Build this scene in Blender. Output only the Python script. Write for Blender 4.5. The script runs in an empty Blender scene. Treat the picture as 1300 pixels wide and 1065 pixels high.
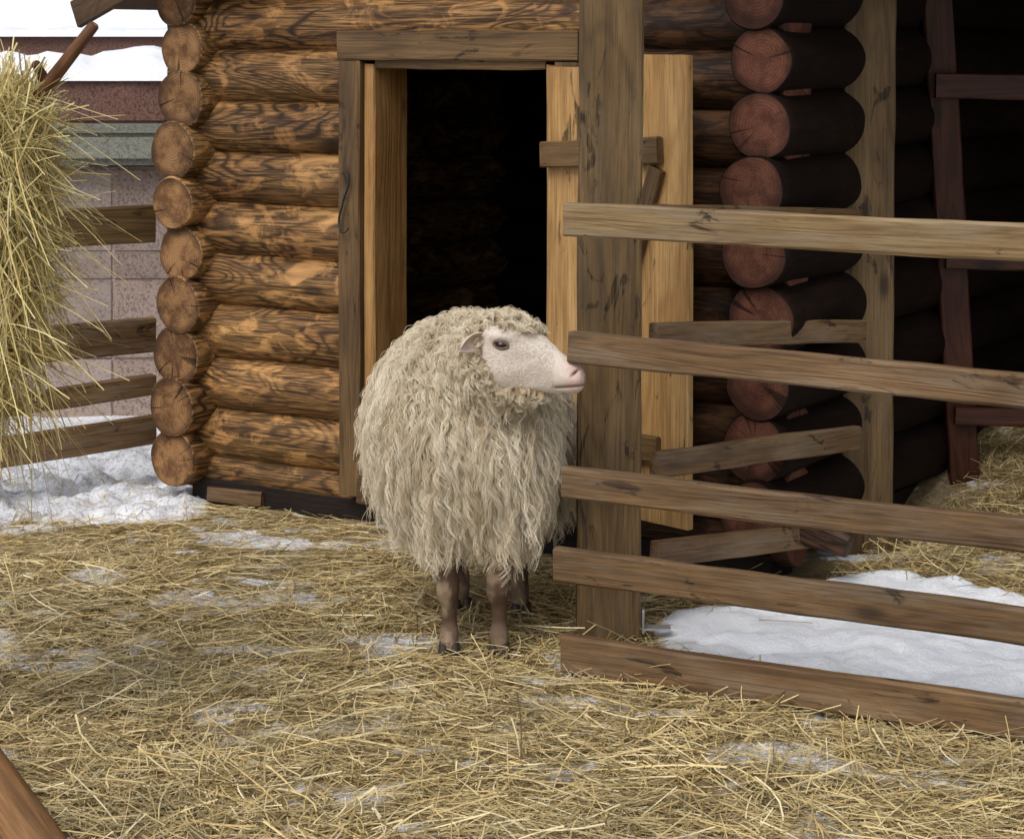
import bpy, bmesh, math, random
import numpy as np
from mathutils import Vector, Matrix, noise
random.seed(7); rng=np.random.default_rng(7)
S=bpy.context.scene
S.view_settings.view_transform='Standard'; S.view_settings.look='None'; S.view_settings.exposure=0
HC=1.6; F=2800.0
def M(px,py,d):   # survey: photo measurement at a known distance -> metres
    return Vector(((px-650)/F*d, d, HC-(py-55)/F*d))
def lin(r,g,b):
    f=lambda c:((c/255+0.055)/1.055)**2.4 if c/255>0.04045 else c/255/12.92
    return (f(r),f(g),f(b),1)
# ---------------------------------------------------------------- helpers
def link(o,parent=None):
    S.collection.objects.link(o)
    if parent is not None:
        o.parent=parent
        o.matrix_parent_inverse=Matrix.Translation(parent.location).inverted()
    return o
def empty(name,loc):
    e=bpy.data.objects.new(name,None); e.location=loc; e.empty_display_size=.1
    S.collection.objects.link(e); return e
def np_mesh(name,V,Fc,mats=(),smooth=False):
    V=np.asarray(V,dtype=np.float32); Fc=np.asarray(Fc,dtype=np.int32)
    me=bpy.data.meshes.new(name)
    me.vertices.add(len(V)); me.vertices.foreach_set('co',V.ravel())
    k=Fc.shape[1]; me.loops.add(Fc.size); me.loops.foreach_set('vertex_index',Fc.ravel())
    me.polygons.add(len(Fc)); me.polygons.foreach_set('loop_start',np.arange(0,Fc.size,k,dtype=np.int32))
    me.polygons.foreach_set('loop_total',np.full(len(Fc),k,dtype=np.int32))
    me.polygons.foreach_set('use_smooth',np.full(len(Fc),smooth))
    me.update(calc_edges=True); me.validate()
    for m in mats: me.materials.append(m)
    return me
def hash2(i,j,s):
    n=(i*374761393+j*668265263+s*974711)&0xffffffff
    n=((n^(n>>13))*1274126177)&0xffffffff
    return ((n^(n>>16))&0xffff)/65535.0
def vn(x,y,s=0):
    x=np.asarray(x,float);y=np.asarray(y,float)
    i=np.floor(x).astype(np.int64);j=np.floor(y).astype(np.int64)
    u=x-i;v=y-j;u=u*u*(3-2*u);v=v*v*(3-2*v)
    return (hash2(i,j,s)*(1-u)+hash2(i+1,j,s)*u)*(1-v)+(hash2(i,j+1,s)*(1-u)+hash2(i+1,j+1,s)*u)*v
def fbm(x,y,s=0,o=3):
    t=0;a=.5;
    for k in range(o): t=t+a*vn(x*2**k,y*2**k,s+k); a*=.5
    return t/(1-.5**o)
def sm(a,b,x): 
    t=np.clip((x-a)/(b-a),0,1); return t*t*(3-2*t)
# ---------------------------------------------------------------- materials
class NT:
    def __init__(s,name):
        s.m=bpy.data.materials.new(name); s.m.use_nodes=True; s.t=s.m.node_tree
        s.t.nodes.clear(); s.out=s.n('ShaderNodeOutputMaterial'); s.b=s.n('ShaderNodeBsdfPrincipled')
        s.l(s.b.outputs[0],s.out.inputs[0])
    def n(s,t,**k):
        x=s.t.nodes.new(t)
        for a,b in k.items(): setattr(x,a,b)
        return x
    def l(s,a,b): s.t.links.new(a,b)
    def set(s,sock,v):
        if isinstance(v,bpy.types.NodeSocket): s.l(v,sock)
        else: sock.default_value=v
    def math(s,op,a,b=None,c=None,clamp=False):
        x=s.n('ShaderNodeMath',operation=op); x.use_clamp=clamp; s.set(x.inputs[0],a)
        if b is not None: s.set(x.inputs[1],b)
        if c is not None: s.set(x.inputs[2],c)
        return x.outputs[0]
    def vm(s,op,a,b):
        x=s.n('ShaderNodeVectorMath',operation=op); s.set(x.inputs[0],a); s.set(x.inputs[1],b); return x.outputs[0]
    def noise(s,vec,scale=1,detail=3,rough=.5,dist=0,color=False):
        x=s.n('ShaderNodeTexNoise'); s.l(vec,x.inputs['Vector']); x.inputs['Scale'].default_value=scale
        x.inputs['Detail'].default_value=detail; x.inputs['Roughness'].default_value=rough; x.inputs['Distortion'].default_value=dist
        return x.outputs['Color' if color else 'Fac']
    def mix(s,f,a,b,bt='MIX'):
        x=s.n('ShaderNodeMix',data_type='RGBA',blend_type=bt); s.set(x.inputs[0],f); s.set(x.inputs[6],a); s.set(x.inputs[7],b); return x.outputs[2]
    def ss(s,v,a,b):
        x=s.n('ShaderNodeMapRange',interpolation_type='SMOOTHSTEP'); s.set(x.inputs[0],v); x.inputs[1].default_value=a; x.inputs[2].default_value=b; return x.outputs[0]
    def bump(s,h,st=.3,d=.01):
        x=s.n('ShaderNodeBump'); x.inputs['Strength'].default_value=st; x.inputs['Distance'].default_value=d
        s.l(h,x.inputs['Height']); s.l(x.outputs[0],s.b.inputs['Normal'])
    def col(s,c): s.set(s.b.inputs['Base Color'],c)
    def rough(s,r,spec=.3): s.set(s.b.inputs['Roughness'],r); s.b.inputs['Specular IOR Level'].default_value=spec
def wood(name,light,mid,dark,burn=.0,burncol=(24,15,9),rings=60,rough=.6,wide=6,var=.25,spec=.3,gr=.6,xl=1.3,grey=0,fib=.5,bx=4.0,bw=12):
    N=NT(name); tc=N.n('ShaderNodeTexCoord').outputs['Object']; oi=N.n('ShaderNodeObjectInfo').outputs['Random']
    cx=N.n('ShaderNodeCombineXYZ'); N.l(N.math('MULTIPLY',oi,37.0),cx.inputs[0]); N.l(N.math('MULTIPLY',oi,91.0),cx.inputs[1]); N.l(N.math('MULTIPLY',oi,13.0),cx.inputs[2])
    p=N.vm('ADD',tc,cx.outputs[0])
    g=N.noise(N.vm('MULTIPLY',p,(xl,wide,wide)),1,2.5,.45,.5)
    w=N.math('SINE',N.math('MULTIPLY',g,rings*2.0)); w=N.math('MULTIPLY_ADD',w,.5,.5)
    w=N.math('POWER',w,1.8)
    fine=N.noise(N.vm('MULTIPLY',p,(5,190,190)),1,4,.7)
    med=N.noise(N.vm('MULTIPLY',p,(1.6,34,34)),1,4,.6)
    big=N.noise(N.vm('MULTIPLY',p,(2.2,5,5)),1,4,.6)
    c=N.mix(N.ss(big,.3,.7),lin(*light),lin(*mid))
    w=N.math('MULTIPLY',w,N.math('MULTIPLY_ADD',N.ss(big,.3,.6),.6,.4))
    c=N.mix(N.math('MULTIPLY',w,gr),c,lin(*dark))
    c=N.mix(N.math('MULTIPLY',N.ss(med,.42,.72),fib),c,lin(*dark))
    c=N.mix(N.math('MULTIPLY',N.ss(fine,.44,.68),fib*1.15),c,lin(*dark))
    if grey>0:
        c=N.mix(N.math('MULTIPLY',N.ss(N.noise(N.vm('MULTIPLY',p,(3,20,20)),1,5,.65),.42,.65),grey),c,lin(150,140,122))
    vo=N.n('ShaderNodeTexVoronoi'); N.l(N.vm('MULTIPLY',p,(2.0,5.5,5.5)),vo.inputs['Vector']); vo.inputs['Scale'].default_value=1
    k=N.ss(vo.outputs['Distance'],.14,.05)
    c=N.mix(N.math('MULTIPLY',k,.8),c,lin(*[int(v*.5) for v in dark]))
    if burn>0:
        b1=N.noise(N.vm('MULTIPLY',p,(bx,bw,bw)),1,5,.66,1.2)
        m=N.ss(b1,.62-.22*burn,.67-.15*burn)
        m=N.math('MULTIPLY',m,N.math('MULTIPLY_ADD',N.math('MAXIMUM',w,N.ss(fine,.4,.62)),.6,.4))
        c=N.mix(N.math('MULTIPLY',m,.9),c,lin(*burncol))
    hs=N.n('ShaderNodeHueSaturation'); N.l(c,hs.inputs['Color']); N.l(N.math('MULTIPLY_ADD',oi,2*var,1-var),hs.inputs['Value'])
    N.col(hs.outputs[0]); N.rough(rough,spec)
    N.bump(N.math('ADD',N.math('MULTIPLY',w,-.3),N.math('ADD',N.math('MULTIPLY',fine,.9),N.math('MULTIPLY',med,-.6))),.55,.004)
    return N.m
def endgrain(name,base,dark,edge):
    N=NT(name); tc=N.n('ShaderNodeTexCoord').outputs['Object']; oi=N.n('ShaderNodeObjectInfo').outputs['Random']
    sp=N.n('ShaderNodeSeparateXYZ'); N.l(tc,sp.inputs[0])
    y=N.math('ADD',sp.outputs[1],N.math('MULTIPLY_ADD',N.noise(tc,14,2),.03,-.012)); z=N.math('ADD',sp.outputs[2],N.math('MULTIPLY_ADD',oi,.04,-.02))
    r=N.math('SQRT',N.math('ADD',N.math('MULTIPLY',y,y),N.math('MULTIPLY',z,z)))
    w=N.math('MULTIPLY_ADD',N.math('SINE',N.math('MULTIPLY',r,640.0)),.5,.5)
    a=N.math('ARCTAN2',z,y); cx=N.n('ShaderNodeCombineXYZ'); N.l(a,cx.inputs[0]); N.l(N.math('MULTIPLY',oi,50.0),cx.inputs[1])
    cr=N.ss(N.noise(cx.outputs[0],3.4,2,.6),.62,.67); cr=N.math('MULTIPLY',cr,N.ss(r,.008,.05))
    off=N.n('ShaderNodeCombineXYZ'); N.l(N.math('MULTIPLY',oi,30.0),off.inputs[0])
    bl=N.noise(N.vm('ADD',tc,off.outputs[0]),14,5,.7)
    c=N.mix(N.ss(bl,.38,.64),lin(*base),lin(*dark)); c=N.mix(N.math('MULTIPLY',w,.42),c,lin(*dark))
    c=N.mix(N.math('MULTIPLY',N.ss(r,.066,.1),.75),c,lin(*edge)); c=N.mix(N.math('MULTIPLY',cr,.8),c,lin(25,14,8))
    hs=N.n('ShaderNodeHueSaturation'); N.l(c,hs.inputs['Color']); N.l(N.math('MULTIPLY_ADD',oi,.4,.8),hs.inputs['Value'])
    N.col(hs.outputs[0]); N.rough(.7,.2); N.bump(N.math('ADD',N.math('SUBTRACT',N.math('MULTIPLY',w,.2),cr),N.noise(tc,140,3,.6)),.5,.004); return N.m
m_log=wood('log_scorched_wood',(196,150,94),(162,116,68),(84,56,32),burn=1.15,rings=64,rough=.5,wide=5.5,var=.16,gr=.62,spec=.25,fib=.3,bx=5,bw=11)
m_logd=wood('log_stained_shade_wood',(118,82,50),(90,60,36),(40,26,16),burn=.95,rings=55,rough=.55,var=.15,gr=.45)  # red-brown stain, darkened further to carry the lean-to's shade in the colour
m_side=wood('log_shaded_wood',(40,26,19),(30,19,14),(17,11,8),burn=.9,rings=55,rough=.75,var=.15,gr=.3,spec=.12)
m_end=endgrain('log_endgrain',(152,114,76),(92,64,40),(58,39,25))
m_endr=endgrain('log_endgrain_stained',(122,78,60),(82,50,38),(52,31,25))
m_frame=wood('door_frame_wood',(120,94,60),(94,71,44),(50,37,22),rings=40,burn=.15,gr=.35,xl=.7)
m_reveal=wood('door_jamb_wood',(176,136,84),(150,108,60),(96,66,36),rings=40,gr=.35,xl=.7)
m_door=wood('door_plank_wood',(206,168,112),(184,142,86),(124,88,50),rings=40,burn=.10,var=.1,gr=.35,xl=.8)
m_post=wood('post_wood',(120,96,62),(98,76,46),(52,38,22),rings=45,burn=.2,wide=5,var=.08,gr=.4,xl=.7,grey=.08)
m_rail=wood('rail_wood',(126,98,66),(101,76,50),(54,39,25),rings=50,burn=.12,wide=9,var=.12,gr=.38,xl=.7,grey=.22)
m_raill=wood('rail_weathered_wood',(156,134,96),(132,107,70),(84,62,38),rings=50,burn=.05,wide=8,var=.05,gr=.32,xl=.7,grey=.3)
m_lad=wood('ladder_wood',(84,46,30),(62,32,21),(28,15,10),rings=45,var=.08,rough=.4,gr=.5)
m_dark=wood('shade_dark_wood',(34,23,17),(24,16,12),(12,8,6),rings=50)  # near-black: interior shade is put into the wood colour
m_brown=wood('roof_wood',(104,78,50),(78,57,36),(44,31,19),rings=50,gr=.4)
m_stick=wood('branch_wood',(120,84,58),(94,61,40),(54,34,21),rings=40)
m_orange=wood('trough_log_wood',(136,100,64),(112,80,48),(72,49,28),rings=40,gr=.3)

# ---------------------------------------------------------------- beams & logs
def frame_from(p0,p1,up=Vector((0,0,1))):
    x=(p1-p0).normalized(); z=(up-x*up.dot(x))
    if z.length<1e-4: z=Vector((0,1,0))
    z.normalize(); y=z.cross(x)
    m=Matrix((x,y,z)).transposed().to_4x4(); m.translation=(p0+p1)/2
    return m,(p1-p0).length
def beam(name,p0,p1,ty,tz,mat,parent=None,up=Vector((0,0,1)),ch=.005,warp=.004,taper=1.0):
    m,L=frame_from(Vector(p0),Vector(p1),up)
    n=max(4,int(L/.06)); a=ty/2;b=tz/2
    sec=[(a-ch,-b),(a,-b+ch),(a,b-ch),(a-ch,b),(-a+ch,b),(-a,b-ch),(-a,-b+ch),(-a+ch,-b)]
    s=random.random()*100; bm=bmesh.new(); rings=[]
    for i in range(n+1):
        x=-L/2+L*i/n; k=1+(taper-1)*i/n
        dy=(noise.noise((x*1.2,s,0)))*warp; dz=noise.noise((x*1.2,0,s))*warp
        rg=[]
        for j,(y,z) in enumerate(sec):
            e=noise.noise((x*6+s,j*3.1,s))*.003
            rg.append(bm.verts.new((x+(0 if 0<i<n else (noise.noise((j,s,i))*.006)),y*k+dy+e,z*k+dz+e)))
        rings.append(rg)
    for i in range(n):
        for j in range(8):
            bm.faces.new((rings[i][j],rings[i+1][j],rings[i+1][(j+1)%8],rings[i][(j+1)%8]))
    bm.faces.new(rings[0]); bm.faces.new(rings[-1][::-1])
    bmesh.ops.recalc_face_normals(bm,faces=bm.faces)
    me=bpy.data.meshes.new(name); bm.to_mesh(me); bm.free(); me.materials.append(mat)
    o=bpy.data.objects.new(name,me); o.matrix_basis=m; return link(o,parent)
def log(name,p0,p1,r,mat,matend,parent=None,rv=.006,r1=None,seg=36):
    m,L=frame_from(Vector(p0),Vector(p1)); n=max(5,int(L/.05)); s=random.random()*100
    r1=r if r1 is None else r1
    bm=bmesh.new(); rings=[]
    xs=[-L/2,-L/2+.006]+[-L/2+.006+(L-.012)*i/n for i in range(1,n)]+[L/2-.006,L/2]
    for i,x in enumerate(xs):
        rr0=(r+(r1-r)*(x/L+.5))-(0.005 if i in(0,len(xs)-1) else 0); rg=[]
        for j in range(seg):
            a=2*math.pi*j/seg
            rr=rr0+noise.noise((x*2.2+s,math.cos(a)*.9,math.sin(a)*.9+s))*rv+noise.noise((s,x*9,a))*.0012
            rg.append(bm.verts.new((x,math.cos(a)*rr,math.sin(a)*rr)))
        rings.append(rg)
    for i in range(len(rings)-1):
        for j in range(seg):
            f=bm.faces.new((rings[i][j],rings[i+1][j],rings[i+1][(j+1)%seg],rings[i][(j+1)%seg])); f.smooth=True
    f=bm.faces.new(rings[0]); f.material_index=1; f=bm.faces.new(rings[-1][::-1]); f.material_index=1
    bmesh.ops.recalc_face_normals(bm,faces=bm.faces)
    me=bpy.data.meshes.new(name); bm.to_mesh(me); bm.free(); me.materials.append(mat); me.materials.append(matend)
    o=bpy.data.objects.new(name,me); o.matrix_basis=m; return link(o,parent)
def poly_prism(name,pts,z0,z1,mat,parent=None):
    bm=bmesh.new(); a=[bm.verts.new(Vector(p)+Vector((0,0,z0))) for p in pts]; b=[bm.verts.new(Vector(p)+Vector((0,0,z1))) for p in pts]
    bm.faces.new(a); bm.faces.new(b[::-1]); n=len(pts)
    for i in range(n): bm.faces.new((a[i],b[i],b[(i+1)%n],a[(i+1)%n]))
    bmesh.ops.recalc_face_normals(bm,faces=bm.faces)
    me=bpy.data.meshes.new(name); bm.to_mesh(me); bm.free(); me.materials.append(mat)
    o=bpy.data.objects.new(name,me); return link(o,parent)

# ---------------------------------------------------------------- log cabin
L0=Vector((-1.195,7.82,0)); U=Vector((.844,-.536,0)).normalized(); Nn=Vector((.536,.844,0)).normalized()
def C(s,n,z): return L0+U*s+Nn*n+Vector((0,0,z))
cab=empty('log_cabin',C(1.17,1,0))
pitch=.178; z0=.155; R=.1; SR=2.334; DEP=2.1
for k in range(-1,11):
    zc=z0+pitch*(k+.5); 
    if k==-1: zc=z0-.045
    rr=R if k>=0 else .075
    ax=.055
    j=lambda:random.uniform(-.006,.006)
    if zc<1.6:
        log('front_log_left',C(0.0,ax,zc+j()),C(.80,ax,zc+j()),rr+j()*.6,m_log,m_end,cab)
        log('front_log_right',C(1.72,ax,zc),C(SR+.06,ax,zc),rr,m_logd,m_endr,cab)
    else:
        log('front_log_top',C(0.0,ax,zc),C(1.9,ax,zc),rr,m_log,m_end,cab)
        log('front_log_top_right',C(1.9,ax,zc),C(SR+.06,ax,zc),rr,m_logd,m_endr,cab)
for k in range(0,11):
    zc=z0+pitch*k
    o=random.uniform(-.014,.014); pr=random.uniform(-.022,.022)
    log('side_log_left',C(.09+o,-.105+pr,zc),C(.09,DEP,zc),.1+random.uniform(-.007,.006),m_log,m_end,cab,rv=.012)
    zr=1.55-(8-k)*.19
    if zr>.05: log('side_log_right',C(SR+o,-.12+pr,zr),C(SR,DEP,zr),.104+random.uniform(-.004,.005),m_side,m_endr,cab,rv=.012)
beam('notched_log_tip',C(SR+.04,-.03,.20),C(SR+.26,-.03,.14),.09,.12,m_logd,cab,ch=.02,taper=.55)
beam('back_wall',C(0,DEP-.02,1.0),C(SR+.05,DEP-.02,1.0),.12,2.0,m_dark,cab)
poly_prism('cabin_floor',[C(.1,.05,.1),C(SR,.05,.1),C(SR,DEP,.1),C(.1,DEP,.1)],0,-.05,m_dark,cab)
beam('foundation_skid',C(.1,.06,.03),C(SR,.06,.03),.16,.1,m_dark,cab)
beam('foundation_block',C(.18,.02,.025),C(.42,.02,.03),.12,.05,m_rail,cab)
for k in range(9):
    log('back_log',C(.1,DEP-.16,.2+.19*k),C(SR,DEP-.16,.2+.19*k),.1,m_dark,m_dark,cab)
ze=1.79; sl=.40; sm_=1.17
poly_prism('roof_left',[C(-.23,-.2,ze-.02),C(sm_,-.2,ze+sl*1.4),C(sm_,DEP+.3,ze+sl*1.4),C(-.23,DEP+.3,ze-.02)],0,-.05,m_brown,cab)
poly_prism('roof_right',[C(sm_+.002,-.2,ze+sl*1.4),C(2.55,-.2,ze+.16),C(2.55,DEP+.3,ze+.16),C(sm_+.002,DEP+.3,ze+sl*1.4)],0,-.05,m_brown,cab)
beam('bargeboard',C(-.26,-.225,ze-.09),C(sm_,-.225,ze+sl*1.4-.06),.025,.1,m_brown,cab)
gme=bpy.data.meshes.new('gable'); bm=bmesh.new()
vs=[bm.verts.new(C(*q)) for q in [(.1,.03,1.95),(SR,.03,1.95),(sm_,.03,2.28),(.1,.08,1.95),(SR,.08,1.95),(sm_,.08,2.28)]]
bm.faces.new(vs[:3]);bm.faces.new(vs[3:][::-1])
for i in range(3): bm.faces.new((vs[i],vs[3+i],vs[3+(i+1)%3],vs[(i+1)%3]))
bm.to_mesh(gme); bm.free(); gme.materials.append(m_brown); link(bpy.data.objects.new('gable',gme),cab)
fz=1.64
beam('door_casing_left',C(.825,-.055,.1),C(.825,-.055,fz-.1),.05,.088,m_frame,cab,up=U)
beam('door_casing_right',C(1.665,-.055,.1),C(1.665,-.055,fz-.1),.05,.088,m_frame,cab,up=U)
beam('door_header',C(.78,-.058,fz-.048),C(1.71,-.058,fz-.048),.052,.096,m_frame,cab)
beam('door_jamb_left',C(.893,.035,.1),C(.893,.035,1.53),.19,.045,m_reveal,cab,up=U)
beam('door_jamb_right',C(1.6,.035,.1),C(1.6,.035,1.53),.19,.04,m_reveal,cab,up=U)
beam('door_lintel',C(.917,.035,1.535),C(1.578,.035,1.535),.188,.04,m_frame,cab)
beam('door_threshold',C(.87,.0,.12),C(1.62,.0,.12),.2,.08,m_frame,cab)
hp=C(1.62,-.10,0); dirv=(C(2.17,-.235,0)-hp); DW=dirv.length; dirv.normalize(); dn=Vector((dirv.y,-dirv.x,0)); 
if dn.y>0: dn=-dn
def D(a,b,z): return hp+dirv*a+dn*b+Vector((0,0,z))
ws=[0,.18,.375,.585]
for i in range(3):
    a=(ws[i]+ws[i+1])/2; wdt=ws[i+1]-ws[i]-.005
    beam('door_plank',D(a,0,.16+.01*i),D(a,0,1.525+.02*i),.03,wdt,m_door,cab,up=dirv,warp=.003)
beam('door_batten_top',D(.0,.032,1.255),D(.49,.032,1.285),.028,.08,m_frame,cab)
beam('door_batten_low',D(.0,.032,.40),D(.48,.032,.40),.028,.075,m_frame,cab)
beam('door_brace',D(.48,.033,1.23),D(.20,.033,.45),.026,.055,m_frame,cab)
cu=bpy.data.curves.new('door_hook','CURVE'); cu.dimensions='3D'; cu.bevel_depth=.0035; sp=cu.splines.new('BEZIER')
hk=[C(.81,-.095,1.17),C(.835,-.10,1.16),C(.815,-.1,1.07),C(.80,-.1,1.0),C(.825,-.11,.975),C(.84,-.1,.99)]
sp.bezier_points.add(len(hk)-1)
for b,pnt in zip(sp.bezier_points,hk): b.co=pnt; b.handle_left_type=b.handle_right_type='AUTO'
Nm=NT('wire_metal'); Nm.col((.05,.05,.05,1)); Nm.b.inputs['Metallic'].default_value=.8; Nm.rough(.5); cu.materials.append(Nm.m)
link(bpy.data.objects.new('door_hook',cu),cab)

# ---------------------------------------------------------------- open shed right of the cabin
shed=empty('open_shed',(2.2,7.5,0))
A=Vector((.262,5.95,0)); B=Vector((1.118,6.95,0))
beam('post_front',A+Vector((-.004,0,-.05)),A+Vector((.006,0,2.3)),.15,.168,m_post,shed,up=Vector((1,0,0)),ch=.006)
beam('post_rear',B+Vector((-.012,0,-.05)),B+Vector((.004,0,2.3)),.15,.162,m_post,shed,up=Vector((1,0,0)),ch=.006)
beam('post_corner',(3.3,6.2,-.05),(3.3,6.2,2.3),.15,.16,m_post,shed,up=Vector((1,0,0)))
poly_prism('shed_roof',[(.16,6.15,2.34),(3.5,6.0,2.34),(3.7,9.9,2.5),(1.1,9.9,2.5),(.16,7.2,2.4)],0,-.06,m_brown,shed)
beam('shed_added_back_wall',(.9,9.7,1.2),(3.6,9.7,1.2),.08,2.45,m_dark,shed)  # back and side walls added to enclose the shed and keep it dark
beam('shed_added_side_wall',(3.5,6.3,1.15),(3.5,9.7,1.15),.08,2.35,m_dark,shed)
beam('tie_beam',A+Vector((0,.02,2.24)),Vector((3.3,6.2,2.24)),.12,.1,m_post,shed)
Ng=NT('galvanised_steel'); Ng.col((.45,.47,.48,1)); Ng.b.inputs['Metallic'].default_value=.7; Ng.rough(.5)
beam('post_bracket',A+Vector((.09,-.06,.04)),A+Vector((.16,-.06,.04)),.05,.006,Ng.m,shed,ch=.001,warp=0)
beam('post_bracket_up',A+Vector((.088,-.06,.03)),A+Vector((.088,-.06,.09)),.05,.006,Ng.m,shed,up=Vector((1,0,0)),ch=.001,warp=0)

lad=empty('wooden_ladder',(1.7,7.45,0))
lb=Vector((1.545,7.5,-.02)); lt=Vector((1.385,7.32,2.2)); off=Vector((.52,.02,0))
beam('rail_a',lb,lt,.05,.10,m_lad,lad,up=Vector((1,0,0)))
beam('rail_b',lb+off,lt+off,.05,.10,m_lad,lad,up=Vector((1,0,0)))
for i,z in enumerate([.345,.875,1.46,2.0]):
    t=(z+.02)/2.22; c=lb.lerp(lt,t)
    beam('rung',c+Vector((-.03,-.045,.0)),c+off+Vector((.03,-.045,-.01)),.04,.06 if i<2 else .085,m_lad,lad)

# ---------------------------------------------------------------- pen fence
fen=empty('pen_fence',(.9,5.4,0))
P0=Vector((.138,5.63,0)); P1=Vector((1.175,5.06,0)); fd=(P1-P0).normalized(); fnn=Vector((-fd.y,fd.x,0))
def FP(u,z,o=0): return P0+fd*u+fnn*o+Vector((0,0,z))
rails=[(-.0,1.149,.086,m_raill,1.146),(.012,.823,.080,m_rail,.803),(-.002,.477,.078,m_rail,.475),(-.03,.268,.086,m_rail,.264),(-.006,.048,.095,m_rail,.052)]
for u0,z,h,mt,z1 in rails:
    beam('rail',FP(u0,z),FP(2.4,z+(z1-z)*2.0),.035,h,mt,fen,ch=.006,warp=.008)
beam('fence_post',FP(2.3,-.05,.09),FP(2.3,1.3,.09),.12,.13,m_post,fen,up=Vector((1,0,0)))
dAB=(B-A).normalized(); nAB=Vector((-dAB.y,dAB.x,0))
def AB(t,z,o=0): return A+(B-A)*t+nAB*o+Vector((0,0,z))
for za,zb,h,t1,o in [(1.15,1.08,.035,.83,-.10),(.815,.72,.068,.86,-.10),(.466,.40,.072,.83,-.10),(.225,.13,.07,.74,-.10),]:
    beam('side_rail',AB(.05,za,o),AB(t1,zb,o),.03,h,m_rail,fen)
beam('loose_plank',(.66,6.75,.10),(1.0,6.85,.115),.09,.05,m_rail,fen)

# ---------------------------------------------------------------- left fence
lf=empty('yard_fence',(-1.7,7.7,0))
Q0=Vector((-1.30,8.0,0)); Q1=Vector((-1.76,7.6,0)); Q1e=Q0+(Q1-Q0)*3.2
for z,h,ze_ in [(.945,.135,.955),(.545,.125,.55),(.365,.075,.345),(.20,.105,.19)]:
    dz=(ze_-z)
    beam('rail',Q0+Vector((0,0,z)),Q1e+Vector((0,0,z+dz*3.2)),.035,h,m_rail if h<.13 else m_post,lf)
beam('post',Q0+(Q1-Q0)*1.9+Vector((0,.1,-.05)),Q0+(Q1-Q0)*1.9+Vector((0,.1,1.2)),.1,.1,m_post,lf,up=Vector((1,0,0)))

# ---------------------------------------------------------------- granite wall
def granite(name,a,b,c,joints=True):
    N=NT(name); tc=N.n('ShaderNodeTexCoord').outputs['Object']
    n1=N.noise(tc,160,3,.7); n2=N.noise(tc,70,3,.6); n3=N.noise(tc,2.5,4,.6); oi=N.n('ShaderNodeObjectInfo').outputs['Random']
    col=N.mix(N.ss(n1,.4,.6),lin(*a),lin(*b)); col=N.mix(N.math('MULTIPLY',N.ss(n2,.52,.62),.7),col,lin(*c))
    col=N.mix(N.math('MULTIPLY',N.ss(n3,.4,.7),.3),col,lin(185,178,176)) if joints else col
    hs=N.n('ShaderNodeHueSaturation'); N.l(col,hs.inputs['Color']); N.l(N.math('MULTIPLY_ADD',oi,.3,.82),hs.inputs['Value'])
    N.col(hs.outputs[0]); N.rough(.6,.3); N.bump(n1,.25,.003); return N.m
m_gr=granite('granite_panel',(160,142,130),(130,112,103),(92,78,74))
m_grr=granite('granite_red',(124,90,78),(94,67,58),(56,42,38),False)
m_cop=granite('granite_coping',(132,132,122),(108,110,100),(82,82,74),False)
Nsn=NT('snow'); tcs=Nsn.n('ShaderNodeNewGeometry').outputs['Position']
sn1=Nsn.noise(tcs,9,5,.65); sn2=Nsn.noise(tcs,60,3,.6)
Nsn.col(Nsn.mix(Nsn.ss(sn1,.3,.7),(.74,.77,.82,1),(.86,.87,.89,1))); Nsn.rough(.7,.2); Nsn.bump(Nsn.math('ADD',sn1,Nsn.math('MULTIPLY',sn2,.3)),.6,.02)
m_snow=Nsn.m
gw=empty('granite_wall',(-2.2,9.6,0))
def box(name,x0,x1,y0,y1,z0_,z1_,mat,parent,bev=.008):
    bm=bmesh.new(); bmesh.ops.create_cube(bm,size=1)
    for v in bm.verts: v.co=Vector((v.co.x*(x1-x0),v.co.y*(y1-y0),v.co.z*(z1_-z0_)))
    bmesh.ops.bevel(bm,geom=bm.edges,offset=bev,segments=2,affect='EDGES')
    me=bpy.data.meshes.new(name); bm.to_mesh(me); bm.free(); me.materials.append(mat)
    o=bpy.data.objects.new(name,me); o.location=((x0+x1)/2,(y0+y1)/2,(z0_+z1_)/2); return link(o,parent)
xs=[-9,-7.5,-6.2,-4.9,-3.7,-2.62,-1.72,-.6,1,2.6]
zs=[-.05,.24,.58,.70,1.06]
for i in range(len(xs)-1):
    for k in range(4):
        box('panel',xs[i]+.003,xs[i+1]-.003,9.5+random.uniform(0,.004),9.75,zs[k]+.003,zs[k+1]-.003,m_gr,gw,.005)
box('backing',-9,2.6,9.51,9.74,-.05,1.07,m_gr,gw,.006)
box('coping',-9,2.6,9.36,9.8,1.08,1.20,m_cop,gw,.03)
box('coping_lip',-9,2.6,9.40,9.8,1.2+.002,1.25,m_cop,gw,.015)
for i in range(8): box('upper_block',-9+i*1.5,-9+i*1.5+1.495,9.62,9.9,1.252,1.44,m_grr,gw,.01)
def snowcap(name,x0,x1,y0,y1,z,h,parent,n=60,m=8,amp=.5,seed=1):
    V=[];Fq=[]
    for i in range(n+1):
        for j in range(m+1):
            u=i/n; v=j/m; x=x0+(x1-x0)*u; y=y0+(y1-y0)*v
            prof=(1-(2*v-1)**4)*(1-(2*u-1)**20)
            hh=h*prof*(1-amp+amp*2*float(fbm(x*5,y*5,seed)))
            V.append((x,y+(.03*(float(vn(x*7,0,seed))-.5) if j==0 else 0),z+hh))
    for i in range(n):
        for j in range(m):
            a=i*(m+1)+j; Fq.append((a,a+m+1,a+m+2,a+1))
    o=bpy.data.objects.new(name,np_mesh(name,V,Fq,[m_snow],True)); return link(o,parent)
snowcap('snow_cap',-6,1.2,9.6,9.92,1.435,.10,gw,160,amp=.8)
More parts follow.
